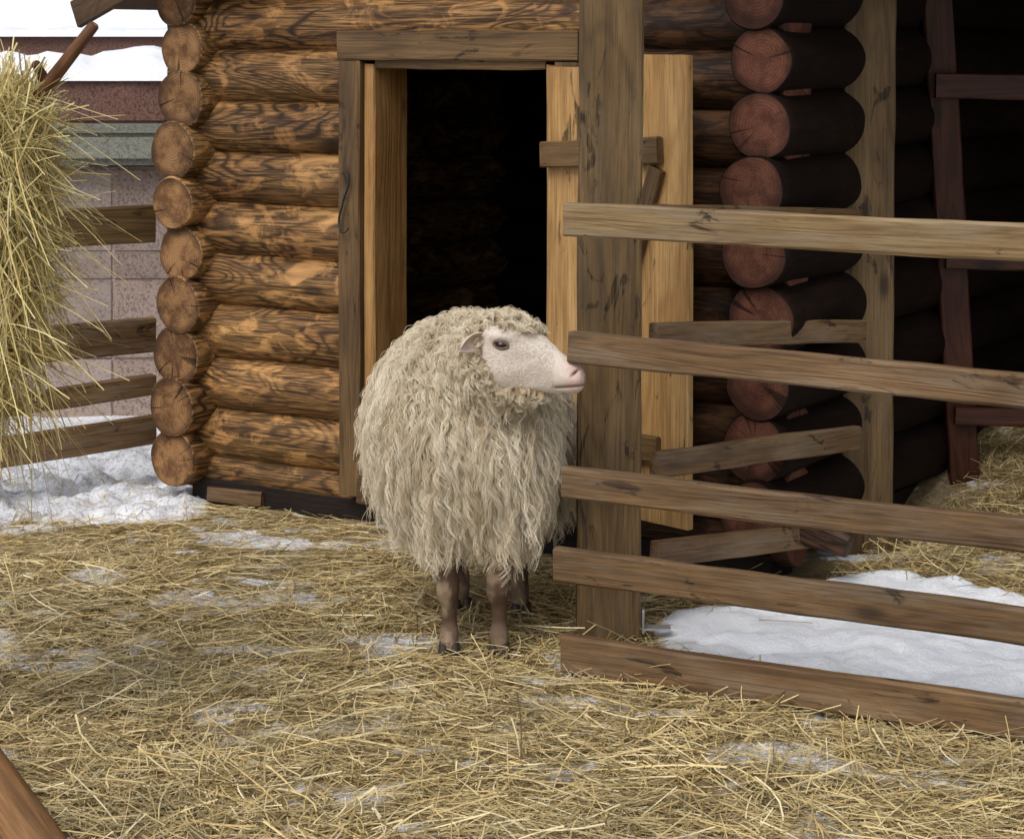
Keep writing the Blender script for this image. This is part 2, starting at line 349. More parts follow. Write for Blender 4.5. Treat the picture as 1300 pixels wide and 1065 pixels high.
snowcap('snow_on_coping',-6,-2.1,9.42,9.62,1.25,.03,gw,80,amp=.9,seed=4)
fb=empty('distant_parapet_wall',(-5,14,0))
box('wall',-14,0,14,14.4,-.05,1.66,m_grr,fb,.01)
snowcap('snow_cap',-14,0,13.95,14.5,1.64,.05,fb,100)
snowcap('snowy_hill',-60,60,22,90,-.4,7.0,None,60,20,amp=.25,seed=9)

# ---------------------------------------------------------------- ground
def zones(x,y):
    x=np.asarray(x,float); y=np.asarray(y,float)
    yf=5.63-(x-.138)*.55
    e=(fbm(x*4,y*4,11)-.5)*.35
    up=np.interp(x,[.3,.45,.8,1.15,1.5,2.5],[6.0,6.2,6.5,6.62,6.40,6.3])
    pen=sm(.10,.17,y-yf+e*.25)*sm(0,.10,up+e*.6-y)*sm(.34,.44,x+e*.3)
    lefts=sm(7.32,7.5,y+e*1.0+ (x+1.2)*-.15)*sm(-.98,-1.10,x+e*.3)
    far=sm(-2.0,-2.5,x+e)
    back=sm(7.9,8.2,y)*sm(.4,.0,x)
    pt=fbm(x*3.2+3,y*4.4,23,4); patch=sm(.58,.68,pt)*.62
    pt2=fbm(x*11+3,y*14,63,3); patch=np.maximum(patch,sm(.60,.72,pt2)*.58)
    for (cx,cy,rx,ry) in [(-.62,5.84,.26,.07),(-1.0,5.95,.18,.05),(.14,5.38,.18,.07),(.34,5.28,.14,.05),(-.22,5.0,.14,.04),(-.75,6.6,.2,.06)]:
        patch=np.maximum(patch,.68*sm(1.2,.4,np.hypot((x-cx)/rx,(y-cy)/ry)+e*3))
    straw=np.clip(1-np.maximum.reduce([pen,lefts*.95,far,back,patch]),0,1)
    h=(fbm(x*3,y*3,5)-.5)*.04+(fbm(x*12,y*12,6)-.5)*.015
    h=h+pen*(.03+.045*(fbm(x*7,y*7,8)-.5)+.02*(fbm(x*22,y*22,18)-.5))
    h=h+lefts*(-.01+.10*(fbm(x*9,y*9,9)-.42)+.06*(fbm(x*30,y*30,19)-.5))*sm(9.3,8.5,y)
    h=h+.26*np.exp(-(((x-1.75)/.45)**2+((y-7.75)/.4)**2))+.05*np.exp(-(((x-1.45)/.35)**2+((y-6.72)/.18)**2))
    sheepflat=np.exp(-(((x+.1)/.25)**2+((y-5.95)/.35)**2)); h=h*(1-.9*sheepflat)
    nf=np.exp(-((y-yf)/.12)**2)*(x>0); h=h*(1-.8*nf)-.012*nf
    h=h*sm(40,12,np.hypot(x,y))
    return straw,h-.004,pen
def axis(a,b,step,lo,hi,k=1.35):
    c=list(np.arange(a,b+step/2,step)); s=step; v=c[-1]
    while v<hi: s*=k; v+=s; c.append(v)
    s=step; v=c[0]; l=[]
    while v>lo: s*=k; v-=s; l.append(v)
    return np.array(l[::-1]+c)
gx=axis(-2.6,2.8,.02,-400,400); gy=axis(3.6,9.0,.02,-100,600)
X,Y=np.meshgrid(gx,gy,indexing='ij'); st,h,pn=zones(X,Y)
V=np.stack([X,Y,h],-1).reshape(-1,3); nx,ny=X.shape
idx=np.arange(nx*ny).reshape(nx,ny); Fq=np.stack([idx[:-1,:-1],idx[1:,:-1],idx[1:,1:],idx[:-1,1:]],-1).reshape(-1,4)
Ng=NT('ground_straw_and_snow'); pos=Ng.n('ShaderNodeNewGeometry').outputs['Position']
at=Ng.n('ShaderNodeAttribute',attribute_name='straw').outputs['Fac']
at2=Ng.n('ShaderNodeAttribute',attribute_name='pen').outputs['Fac']
n1=Ng.noise(pos,35,5,.7,1.5); n2=Ng.noise(pos,5,4,.6); n3=Ng.noise(pos,110,3,.7)
sc=Ng.mix(Ng.ss(n1,.3,.7),lin(92,78,54),lin(166,146,104)); sc=Ng.mix(Ng.ss(n3,.4,.7),sc,lin(136,118,84))
sc=Ng.mix(Ng.math('MULTIPLY',Ng.ss(n2,.5,.75),.3),sc,lin(198,194,184))
snc=Ng.mix(Ng.ss(n2,.3,.7),(.66,.68,.72,1),(.84,.86,.90,1))
pw=Ng.mix(Ng.ss(n2,.3,.7),(.84,.88,.94,1),(.93,.95,.98,1)); snc=Ng.mix(at2,snc,pw)
snc=Ng.mix(Ng.math('MULTIPLY',Ng.ss(n1,.48,.62),Ng.math('SUBTRACT',.5,Ng.math('MULTIPLY',at2,.47))),snc,lin(118,108,96))
f=Ng.ss(Ng.math('ADD',at,Ng.math('MULTIPLY_ADD',n1,.7,-.35)),.35,.6)
Ng.col(Ng.mix(f,snc,sc)); Ng.rough(.85,.15); Ng.bump(Ng.math('ADD',n1,Ng.math('MULTIPLY',n3,.5)),.6,.012)
me=np_mesh('ground',V,Fq,[Ng.m],True)
for nm,ar in (('straw',st),('pen',pn)):
    a=me.attributes.new(nm,'FLOAT','POINT'); a.data.foreach_set('value',ar.ravel().astype(np.float32))
link(bpy.data.objects.new('ground',me))

# ---------------------------------------------------------------- straw
def strips(name,P,W,mat,parent=None):
    n,k,_=P.shape; T=np.gradient(P,axis=1); T/=np.linalg.norm(T,axis=2,keepdims=True)+1e-9
    rv=rng.normal(size=(n,1,3)); rv[...,2]*=.35; Sd=np.cross(T,np.array([0,0,1.])+rv*.5); Sd/=np.linalg.norm(Sd,axis=2,keepdims=True)+1e-9
    w=W[:,None,None]*.5*np.linspace(1,.6,k)[None,:,None]
    Vv=np.concatenate([P-Sd*w,P+Sd*w],axis=1).reshape(-1,3)
    b=(np.arange(n)*2*k)[:,None]; i=np.arange(k-1)[None,:]
    Fq=np.stack([b+i,b+i+1,b+k+i+1,b+k+i],-1).reshape(-1,4)
    o=bpy.data.objects.new(name,np_mesh(name,Vv,Fq,[mat],False)); return link(o,parent)
def strawmat(name,cols,dirt=(120,102,70)):
    N=NT(name); g=N.n('ShaderNodeNewGeometry'); r=g.outputs['Random Per Island']
    cr=N.n('ShaderNodeValToRGB'); N.l(r,cr.inputs[0]); el=cr.color_ramp.elements
    while len(el)<len(cols): el.new(.5)
    for i,c in enumerate(cols): el[i].position=i/(len(cols)-1); el[i].color=lin(*c)
    n=N.noise(g.outputs['Position'],40,2); big=N.noise(g.outputs['Position'],1.8,3)
    c=N.mix(N.math('MULTIPLY',N.ss(n,.45,.7),.22),cr.outputs[0],lin(*dirt))
    c=N.mix(N.math('MULTIPLY',N.ss(big,.45,.7),.28),c,lin(140,130,100))
    N.col(c); N.rough(.5,.35); return N.m
m_straw=strawmat('straw_stems',[(112,92,60),(230,207,150),(196,166,106),(247,234,190),(162,135,84),(238,217,162),(142,134,96),(218,193,136),(98,82,52),(226,203,140)])
m_hay=strawmat('hay_stems',[(160,142,86),(232,214,152),(200,178,108),(242,228,174),(158,150,92),(220,196,126)],(150,130,82))
def layflat(n,xr,yr,lo,hi,wlo,whi,hz=.022,tilt=.10):
    y=rng.uniform(*yr,n); x=rng.uniform(-1,1,n)*(.30*y+.15) if xr is None else rng.uniform(*xr,n)
    st,h,pn=zones(x,y)
    kp=rng.random(n)<(.025+st*1.0*(.5+.7*fbm(x*3.1,y*3.1,77)))
    kp&=~((pn>.5)&(rng.random(n)>.03))
    x,y,h=x[kp],y[kp],h[kp]; n=len(x)
    L=rng.uniform(lo,hi,n)*rng.choice([.5,.8,1,1.3],n); flow=(vn(x*1.5,y*1.5,51)*6.28)
    a=np.where(rng.random(n)<.25,flow+rng.normal(0,.5,n),rng.uniform(0,6.283,n)); bend=rng.normal(0,.35,n)
    tl=rng.normal(0,tilt,n); k=5; t=np.linspace(-.5,.5,k)
    P=np.zeros((n,k,3)); 
    ca=a[:,None]+bend[:,None]*t[None]*2; st_=L[:,None]/(k-1)
    dx=np.cos(ca)*st_; dy=np.sin(ca)*st_
    P[:,:,0]=x[:,None]+np.cumsum(dx,1)-dx.sum(1)[:,None]/2; P[:,:,1]=y[:,None]+np.cumsum(dy,1)-dy.sum(1)[:,None]/2
    _,hh,_=zones(P[:,:,0],P[:,:,1])
    P[:,:,2]=np.maximum(hh+.002,(h+rng.random(n)**1.5*hz)[:,None]+(t[None]*L[:,None])*np.sin(tl)[:,None]-(t[None]**2)*L[:,None]*.05)
    W=rng.uniform(wlo,whi,n)
    rel=P-np.array([L0.x,L0.y,0]); s=rel[...,0]*U.x+rel[...,1]*U.y; nn=rel[...,0]*Nn.x+rel[...,1]*Nn.y
    ok=~(((s>-.05)&(s<SR+.12)&(nn>-.05)&(nn<2.3)).any(1))
    return P[ok],W[ok]
P1_,W1_=layflat(80000,None,(4.0,8.1),.06,.17,.0018,.0042)
P2_,W2_=layflat(10000,None,(4.0,6.6),.12,.26,.0022,.0050,hz=.045,tilt=.22)
P3_,W3_=layflat(10000,(.9,2.6),(6.3,8.3),.08,.22,.002,.0045,hz=.05,tilt=.25)
strips('straw',np.concatenate([P1_,P2_,P3_]),np.concatenate([W1_,W2_,W3_]),m_straw)

# ---------------------------------------------------------------- hay rack (left)
rk=empty('hay_rack',(-1.4,5.0,0))
beam('post_left',(-1.95,5.1,-.02),(-1.95,5.1,1.5),.07,.07,m_stick,rk,up=Vector((1,0,0)))
beam('post_right',(-1.36,5.12,-.02),(-1.36,5.12,1.4),.07,.07,m_stick,rk,up=Vector((1,0,0)))
log('crossbar',(-2.0,5.02,1.3),(-1.2,5.0,1.33),.022,m_stick,m_stick,rk)
log('crossbar_low',(-2.0,5.02,.95),(-1.25,5.0,.93),.02,m_stick,m_stick,rk)
log('branch_stub',M(40,135,5.0),M(121,31,4.93),.019,m_stick,m_end,rk,rv=.004,r1=.012,seg=14)
log('branch_stub_b',M(62,112,5.0),M(44,78,4.97),.014,m_stick,m_end,rk,r1=.009,seg=10)
n=8500
z=.66+.84*rng.random(n)**.8; xr=np.interp(z,[.6,.7,.9,1.16,1.4,1.5,1.56],[-1.16,-1.13,-1.09,-1.065,-1.06,-1.08,-1.15])
x=xr-.02-np.abs(rng.normal(0,1,n))*.15; y=5.0+rng.normal(0,.08,n)
keep=rng.random(n)<np.interp(z,[.7,.95,1.2],[.25,.6,1]); x,y,z=x[keep],y[keep],z[keep]; n=len(x)
k=7; t=np.linspace(0,1,k); Lh=rng.uniform(.10,.30,n)*np.where(z<.9,.8,1)
d=rng.normal(size=(n,3)); d[:,0]=d[:,0]*.85; d[:,1]*=.4; d[:,2]=d[:,2]*.85-.6; d/=np.linalg.norm(d,axis=1)[:,None]
cv=rng.normal(0,.25,(n,3)); cv[:,2]-=.3
P=np.stack([x,y,z],-1)[:,None,:]+d[:,None,:]*(t[None,:,None]-.45)*Lh[:,None,None]+cv[:,None,:]*((t**2)[None,:,None])*Lh[:,None,None]
strips('hay_bundle',P,rng.uniform(.0018,.0050,n),m_hay,rk)
n=220; z=rng.uniform(.75,1.5,n); x=np.full(n,-1.12)+rng.uniform(-.05,.03,n); y=5+rng.normal(0,.06,n)
Lh=rng.uniform(.08,.24,n); a=rng.uniform(-1.5,.6,n); d=np.stack([np.cos(a)*.6,rng.normal(0,.3,n),np.sin(a)],-1)
cv=rng.normal(0,.1,(n,3)); cv[:,2]-=.55
P=np.stack([x,y,z],-1)[:,None,:]+d[:,None,:]*t[None,:,None]*Lh[:,None,None]+cv[:,None,:]*((t**2)[None,:,None])*Lh[:,None,None]
strips('hay_stalks',P,rng.uniform(.0018,.0035,n),m_hay,rk)

log('foreground_log',M(-80,895,4.75),M(72,1105,4.25),.050,m_orange,m_end,None)

# ---------------------------------------------------------------- SHEEP
sh=empty('sheep',(-.1,5.95,0))
def blob(name,balls,voxel,iters):
    bm=bmesh.new()
    for c,r in balls:
        r=(r,r,r) if not hasattr(r,'__len__') else r
        bmesh.ops.create_uvsphere(bm,u_segments=24,v_segments=16,radius=1,matrix=Matrix.Translation(c)@Matrix.Diagonal((*r,1)))
    me=bpy.data.meshes.new(name); bm.to_mesh(me); bm.free(); o=bpy.data.objects.new(name,me); S.collection.objects.link(o)
    a=o.modifiers.new('r','REMESH'); a.mode='VOXEL'; a.voxel_size=voxel
    b=o.modifiers.new('s','SMOOTH'); b.iterations=iters; b.factor=.6
    dg=bpy.context.evaluated_depsgraph_get(); dg.update(); m2=bpy.data.meshes.new_from_object(o.evaluated_get(dg))
    bpy.data.objects.remove(o); m2.name=name; m2.polygons.foreach_set('use_smooth',np.full(len(m2.polygons),True)); return m2
def chain(pts,step=.014):
    out=[]
    for (p,r),(q,s) in zip(pts[:-1],pts[1:]):
        p=Vector(p);q=Vector(q); n=max(1,int((q-p).length/step))
        for i in range(n+1): out.append((p.lerp(q,i/n),r+(s-r)*i/n))
    return out
balls=[(Vector((-.122,5.90,.57)),(.200,.20,.225)),(Vector((-.122,6.12,.575)),(.228,.33,.235)),(Vector((-.105,6.40,.57)),(.205,.24,.22)),
 (Vector((-.140,5.93,.69)),(.155,.19,.13)),(Vector((-.09,5.85,.70)),(.130,.13,.13)),(Vector((-.06,5.77,.755)),(.085,.09,.085))]
def leg(x,y,hind,dx=0):
    if not hind:
        return chain([((x,y+.03,.45),.07),((x,y+.02,.37),.050),((x,y+.006,.29),.038),((x,y,.21),.030),((x,y-.003,.172),.0325),((x+dx,y+.004,.13),.0225),((x+dx,y+.006,.08),.021),((x+dx,y,.052),.0275),((x+dx,y-.012,.03),.024)])
    return chain([((x,y-.06,.45),.09),((x,y-.07,.36),.06),((x,y+.03,.27),.042),((x,y+.045,.21),.033),((x,y+.02,.12),.024),((x,y+.01,.055),.028),((x,y-.005,.03),.025)])
legs=[(-.168,5.775,False),(-.038,5.775,False),(-.145,6.24,True),(.022,6.18,True)]
for i,(lx,ly,hd) in enumerate(legs): balls+=leg(lx,ly,hd,.004)
bme=blob('sheep_body',balls,.0075,4)
nv=len(bme.vertices); co=np.zeros(nv*3); bme.vertices.foreach_get('co',co); co=co.reshape(-1,3)
lo=sm(.39,.33,co[:,2]); pt=fbm(co[:,0]*34+co[:,1]*20,co[:,2]*24,3,4)
wc=np.array(lin(150,134,104)[:3]); l1=np.array(lin(84,66,52)[:3]); l2=np.array(lin(158,138,116)[:3])
hi=sm(.14,.28,co[:,2])*.14
f_=sm(.46,.78,pt+hi)[:,None]; lc=l1*(1-f_)+l2*f_
low=sm(.10,.06,co[:,2])[:,None]; lc=lc*(1-low*.35)+np.array(lin(140,120,102)[:3])*low*.35
cc=wc*(1-lo[:,None])+lc*lo[:,None]
a=bme.color_attributes.new('Col','FLOAT_COLOR','POINT'); a.data.foreach_set('color',np.concatenate([cc,np.ones((nv,1))],1).ravel().astype(np.float32))
def skinmat(name,rough=.7,sss=0,st=1.0):
    N=NT(name); c=N.n('ShaderNodeAttribute',attribute_name='Col').outputs['Color']; p=N.n('ShaderNodeNewGeometry').outputs['Position']
    n=N.noise(N.vm('MULTIPLY',p,(1,1,.4)),260,3,.7); n2=N.noise(p,45,3)
    c=N.mix(N.math('MULTIPLY',N.ss(n,.35,.7),.30*st),c,N.mix(1.0,c,(.58,.54,.50,1),'MULTIPLY'))
    c=N.mix(N.math('MULTIPLY',N.ss(n2,.45,.7),.25*st),c,N.mix(1.0,c,(.82,.74,.67,1),'MULTIPLY'))
    N.col(c); N.rough(rough,.2); N.bump(n,.35,.002); 
    return N.m
m_skin=skinmat('sheep_skin',.8); m_face=skinmat('sheep_face_skin',.7,0,.8)
bme.materials.clear(); bme.materials.append(m_skin); link(bpy.data.objects.new('body',bme),sh)
Nh=NT('hoof_horn'); Nh.col(lin(58,48,40)); Nh.rough(.5,.4); m_hoof=Nh.m
for lx,ly,hd in legs:
    bm=bmesh.new()
    for sx in(-1,1):
        r=bmesh.ops.create_cone(bm,segments=14,radius1=.020,radius2=.015,depth=.036,cap_ends=True,matrix=Matrix.Translation((lx+.004+sx*.014,ly-.016,.018))@Matrix.Diagonal((.85,1.6,1,1)))
        for v in r['verts']:
            if v.co.z>.02: v.co.y+=.006
    bmesh.ops.bevel(bm,geom=bm.edges,offset=.002,segments=2,affect='EDGES')
    me=bpy.data.meshes.new('hoof'); bm.to_mesh(me); bm.free(); me.materials.append(m_hoof)
    link(bpy.data.objects.new('hoof',me),sh)
# head loft
HS=487.0
stt=np.array([[588,432,474,.030],[594,424,480,.045],[605,414,490,.056],[622,406,498,.062],[642,404,501,.062],[658,409,501,.055],[674,418,498,.047],[690,429,496,.040],[704,440,495,.035],[716,449,496,.033],[726,455,497,.033],[733,459,495,.030],[738,464,491,.024],[741,471,484,.010]],float)
NS=130; NR=84
tt=np.linspace(0,1,NS)**1.0; xs_=588+(741-588)*(1-(1-tt)**1.6)
def gs(v): 
    for _ in range(5): v=np.concatenate([[v[0]],(v[:-2]+2*v[1:-1]+v[2:])/4,[v[-1]]])
    return v
tp=gs(np.interp(xs_,stt[:,0],stt[:,1])); bt=gs(np.interp(xs_,stt[:,0],stt[:,2])); hw=gs(np.interp(xs_,stt[:,0],stt[:,3]))
HV=np.zeros((NS,NR,3)); HCc=np.zeros((NS,NR,3))
ang=np.linspace(0,2*np.pi,NR,endpoint=False)
g2=lambda px,py,cx,cy,sx,sy: np.exp(-(((px-cx)/sx)**2+((py-cy)/sy)**2))
for i in range(NS):
    ca=np.cos(ang);sa=np.sin(ang)
    e=2/2.2; yy=np.sign(ca)*np.abs(ca)**e; zz=np.sign(sa)*np.abs(sa)**e
    cy=(tp[i]+bt[i])/2; hh=(bt[i]-tp[i])/2
    px=np.full(NR,xs_[i]); py=cy-zz*hh
    w=hw[i]*yy*(1-.20*np.clip(zz,0,1)*sm(640,690,xs_[i]) -.26*np.clip(-zz,0,1)*sm(600,700,xs_[i]))
    sgn=np.sign(yy)
    dsp=.010*g2(px,py,640,423,20,6)-.011*g2(px,py,641,436,14,6)
    dsp+=.006*g2(px,py,650,468,22,14)-.004*g2(px,py,668,452,12,8)
    dsp-=.004*g2(px,py,690,462,16,12)-.003*g2(px,py,676,488,14,5)
    ml=488.5-.12*(px-706)
    dsp-=.0050*np.exp(-((py-ml)/2.0)**2)*sm(698,708,px)
    dsp+=.002*g2(px,py,718,479,16,6)
    al=469-.8*(px-731)
    dsp-=.009*np.exp(-((py-al)/2.2)**2-((px-731)/4.5)**2)
    dsp+=.003*g2(px,py,726,461,7,3.5)
    w=w+sgn*dsp*np.minimum(1,np.abs(yy)*1.6)
    HV[i,:,0]=(px-665)/HS; HV[i,:,1]=w; HV[i,:,2]=(455-py)/HS
    base=np.array(lin(222,213,202)[:3]); pink=np.array(lin(206,170,158)[:3]); grey=np.array(lin(146,126,114)[:3]); wool=np.array(lin(176,160,128)[:3])
    f=sm(706,732,px)[:,None]*.7; c=base*(1-f)+pink*f
    f=(g2(px,py,641,437,17,8)*.8)[:,None]; c=c*(1-f)+grey*f
    f=(g2(px,py,660,450,24,10)*.35)[:,None]; c=c*(1-f)+grey*f
    f=(g2(px,py,692,466,18,10)*.28)[:,None]; c=c*(1-f)+grey*f
    f=(g2(px,py,668,474,22,12)*.15)[:,None]; c=c*(1-f)+pink*f
    f=(np.exp(-((py-ml)/1.8)**2)*sm(698,708,px)*.85)[:,None]; c=c*(1-f)+np.array(lin(92,64,58)[:3])*f
    f=(np.exp(-((py-al)/2.0)**2-((px-731)/4.5)**2)*.97)[:,None]; c=c*(1-f)+np.array(lin(48,26,24)[:3])*f
    f=sm(622,606,px)[:,None]; c=c*(1-f)+wool*f
    HCc[i]=c
yaw=math.radians(14); HO=np.array([.034,5.665,.790])
def h2w(P):
    x,y,z=P[...,0],P[...,1],P[...,2]
    return np.stack([x*math.cos(yaw)+y*math.sin(yaw)+HO[0],-x*math.sin(yaw)+y*math.cos(yaw)+HO[1],z*1.0+HO[2]],-1)
HW=h2w(HV).reshape(-1,3); idx=np.arange(NS*NR).reshape(NS,NR)
Fq=np.stack([idx[:-1],np.roll(idx[:-1],-1,1),np.roll(idx[1:],-1,1),idx[1:]],-1).reshape(-1,4)
hme=np_mesh('head',HW,Fq,[m_face],True)
bm=bmesh.new(); bm.from_mesh(hme); bm.verts.ensure_lookup_table()
bm.faces.new([bm.verts[i] for i in idx[0]]); bm.faces.new([bm.verts[i] for i in idx[-1][::-1]]); bmesh.ops.recalc_face_normals(bm,faces=bm.faces); bm.to_mesh(hme); bm.free()
a=hme.color_attributes.new('Col','FLOAT_COLOR','POINT'); a.data.foreach_set('color',np.concatenate([HCc.reshape(-1,3),np.ones((NS*NR,1))],1).ravel().astype(np.float32))
link(bpy.data.objects.new('head',hme),sh)
def HP(px,py,y): return Vector(h2w(np.array([(px-665)/HS,y,(455-py)/HS])))
Ne=NT('eye'); Ne.col((.012,.008,.006,1)); Ne.rough(.12,.6)
Nl=NT('eyelid'); Nl.col(lin(112,90,80)); Nl.rough(.6)
for sg in(-1,1):
    bm=bmesh.new(); c=HP(640,435,sg*.0500)
    rot=Matrix.Rotation(-yaw,4,'Z')
    bmesh.ops.create_uvsphere(bm,u_segments=24,v_segments=16,radius=.0145,matrix=Matrix.Translation(c)@rot@Matrix.Diagonal((1.15,.85,.72,1)))
    me=bpy.data.meshes.new('eye'); bm.to_mesh(me); bm.free(); me.materials.append(Ne.m)
    for p in me.polygons: p.use_smooth=True
    link(bpy.data.objects.new('eye',me),sh)
    cu=bpy.data.curves.new('eyelid','CURVE'); cu.dimensions='3D'; cu.bevel_depth=.0036; sp=cu.splines.new('POLY'); pts=[]
    for q in range(28):
        an=2*math.pi*q/28; pts.append(HP(640+9.2*math.cos(an),435-4.4*math.sin(an)*(1.0 if math.sin(an)>0 else .9)+ (1.5*math.cos(an)),sg*(.0585-.006*abs(math.cos(an)))))
    sp.points.add(27); sp.use_cyclic_u=True
    for b,pnt in zip(sp.points,pts): b.co=(*pnt,1)
    cu.materials.append(Nl.m); link(bpy.data.objects.new('eyelid',cu),sh)
Nea=NT('ear_skin'); p=Nea.n('ShaderNodeNewGeometry').outputs['Position']; Nea.col(Nea.mix(Nea.noise(p,60,3),lin(222,206,190),lin(196,170,154))); Nea.rough(.7,.2)
def ear(base,tip,width,nrm):
    ax=tip-base; Ln=ax.length; ax.normalize(); nrm=(nrm-ax*nrm.dot(ax)).normalized(); sd=ax.cross(nrm); V=[];Fc=[]
    n,m=16,9
    for i in range(n+1):
        u=i/n; w=width*(math.sin(math.pi*min(1,(u*.86+.14)))**.75)*(1 if u<.999 else 0)+.001
        for j in range(m+1):
            v=2*j/m-1; cup=(v*v)*w*.75
            V.append(base+ax*(Ln*u)+sd*(v*w)+nrm*(cup-.012*math.sin(u*3)))
    for i in range(n):
        for j in range(m):
            a=i*(m+1)+j; Fc.append((a,a+1,a+m+2,a+m+1))
    o=bpy.data.objects.new('ear',np_mesh('ear',[tuple(v) for v in V],Fc,[Nea.m],True)); so=o.modifiers.new('s','SOLIDIFY'); so.thickness=.004
    return link(o,sh)
b=HP(615,426,-.056); ear(b,b+Vector((-.050,-.054,-.026)),.021,Vector((.35,-.8,-.25)))
b=HP(617,424,.050); ear(b,b+Vector((-.045,.07,-.02)),.023,Vector((0,.3,-1)))

# ---- wool
def tri_sample(me,n,maskf):
    me.calc_loop_triangles(); k=len(me.loop_triangles); t=np.zeros(k*3,dtype=np.int32); me.loop_triangles.foreach_get('vertices',t); t=t.reshape(-1,3)
    c=np.zeros(len(me.vertices)*3); me.vertices.foreach_get('co',c); c=c.reshape(-1,3)
    nm=np.zeros(len(me.vertices)*3); me.vertex_normals.foreach_get('vector',nm); nm=nm.reshape(-1,3)
    A_,B_,C_=c[t[:,0]],c[t[:,1]],c[t[:,2]]; ar=np.linalg.norm(np.cross(B_-A_,C_-A_),axis=1)*maskf((A_+B_+C_)/3)
    i=rng.choice(k,n,p=ar/ar.sum()); u=rng.random((n,1));v=rng.random((n,1)); f=(u+v)>1; u=np.where(f,1-u,u); v=np.where(f,1-v,v)
    p=A_[i]*(1-u-v)+B_[i]*u+C_[i]*v; q=nm[t[i,0]]*(1-u-v)+nm[t[i,1]]*u+nm[t[i,2]]*v
    return p,q/np.linalg.norm(q,axis=1,keepdims=True)
allP=[];allR=[];allT=[]
def locks(p,nrm,L,out,nf,K,r0,r1,wamp,wper,rad,grav=1.0,jit=.25,conv=.6,fz_=.0045,pj=.45,drs=.2):
    n=len(p); g=np.array([0,0,-1.]); gt=g-nrm*(nrm@g)[:,None]; ln=np.linalg.norm(gt,axis=1,keepdims=True)
    rnd=rng.normal(size=(n,3)); rnd-=nrm*(rnd*nrm).sum(1,keepdims=True)
    fl=gt*grav+rnd*jit*(1.2-np.clip(ln,0,1)); fl/=np.linalg.norm(fl,axis=1,keepdims=True)+1e-9
    bi=np.cross(nrm,fl); t=np.linspace(0,1,K)
    a=out[:,None]*np.sin(np.clip(t*1.25,0,1)*np.pi/2)[None]*(1-.25*t[None]**2); b_=L[:,None]*(t[None]**1.25)
    cen=p[:,None]+nrm[:,None]*a[...,None]+fl[:,None]*b_[...,None]*.9+g[None,None]*(b_*.25*t[None])[...,None]*1.0
    ph=rng.uniform(0,6.28,n); w=(2*np.pi*L/wper*rng.uniform(.8,1.25,n)); 
    am=(wamp*rng.uniform(.5,1.4,n))
    dr=rng.normal(0,drs,n)[:,None]*(t[None]**1.4)*L[:,None]+rng.normal(0,.011,n)[:,None]*np.sin(t[None]*4.5+rng.uniform(0,6,n)[:,None])*t[None]
    cen=cen+bi[:,None]*dr[...,None]
    phf=ph[:,None]+rng.normal(0,pj,(n,nf)); th=phf[...,None]+w[:,None,None]*t
    amf=am[:,None,None]*rng.uniform(.75,1.25,(n,nf,1))*(.2+.8*t)
    fo=rng.normal(size=(n,nf,2))*.6; prof=rad*(1.0-conv*t**1.1)
    drf=rng.normal(0,fz_,(n,nf,1,3))*(t**1.5)[None,None,:,None]
    lenf=rng.uniform(.75,1.1,(n,nf,1,1)); base=cen[:,:1][:,None]
    c2=base+(cen[:,None]-base)*lenf
    fp=c2+bi[:,None,None]*(np.sin(th)*amf+fo[...,0][:,:,None]*prof)[...,None]+nrm[:,None,None]*(np.cos(th)*amf*.9+fo[...,1][:,:,None]*prof*.6)[...,None]+drf
    tone=rng.uniform(0,1,n)[:,None,None]*.65+rng.uniform(0,1,(n,nf,1))*.35+np.zeros((n,nf,K))
    dep=np.broadcast_to(t,(n,nf,K))
    allP.append(fp.reshape(-1,K,3)); allT.append(np.stack([tone,dep],-1).reshape(-1,K,2))
    allR.append(np.broadcast_to(r0+(r1-r0)*t,(n*nf,K)).reshape(-1,K)*rng.uniform(.7,1.3,(n*nf,1)))
hc=HP(655,455,0)
mask=lambda c:(c[:,2]>.345)*1.0*(np.linalg.norm(c-np.array(hc)-np.array([.02,0,0]),axis=1)>.055)*np.where(c[:,1]>6.35,.4,1.0)
K=16
p,q=tri_sample(bme,4300,mask)
zz=p[:,2]; L=np.interp(zz,[.3,.4,.55,.7,.85],[.10,.16,.18,.12,.055])*rng.uniform(.6,1.25,len(p)); L=np.minimum(L,np.maximum(.03,(zz-.245)/1.12)*rng.uniform(.8,1.12,len(p)))
locks(p,q,L,np.interp(zz,[.3,.5,.8],[.038,.054,.044])*rng.uniform(.5,1.4,len(p)),16,K,.0007,.00035,.0085,.045,.012,conv=.74,fz_=.0035,pj=.32,drs=.22)
p,q=tri_sample(bme,1700,lambda c:mask(c)*(c[:,2]>.68))
locks(p,q,rng.uniform(.03,.06,len(p)),rng.uniform(.03,.052,len(p)),14,K,.00065,.00035,.011,.028,.009,.6,.8,conv=.7,fz_=.003,pj=.3)
def hmask(c):
    d=c-HO; xl=d[:,0]*math.cos(yaw)-d[:,1]*math.sin(yaw); px=665+xl*HS; py=455-d[:,2]*HS
    top=sm(417,412,py+ (px-650)*-.22)*(px<682); back=sm(4,-3,px-615-np.clip(py-440,0,80)*.36); jaw=sm(486,493,py+(px-660)*-.05)*(px<690)
    return np.clip(top+back+jaw*.8,0,1)
p,q=tri_sample(hme,800,hmask)
locks(p,q,rng.uniform(.014,.034,len(p)),rng.uniform(.012,.030,len(p)),14,K,.00065,.00035,.0080,.026,.007,.5,.9,conv=.7,fz_=.003,pj=.3)
p,q=tri_sample(hme,9000,lambda c:1-hmask(c)*.5)
n=len(p); back=np.array([-math.cos(yaw),math.sin(yaw),-.25]); fl=back-q*(q@back)[:,None]; fl/=np.linalg.norm(fl,axis=1,keepdims=True)
t=np.linspace(0,1,4); Lf=rng.uniform(.003,.007,n)
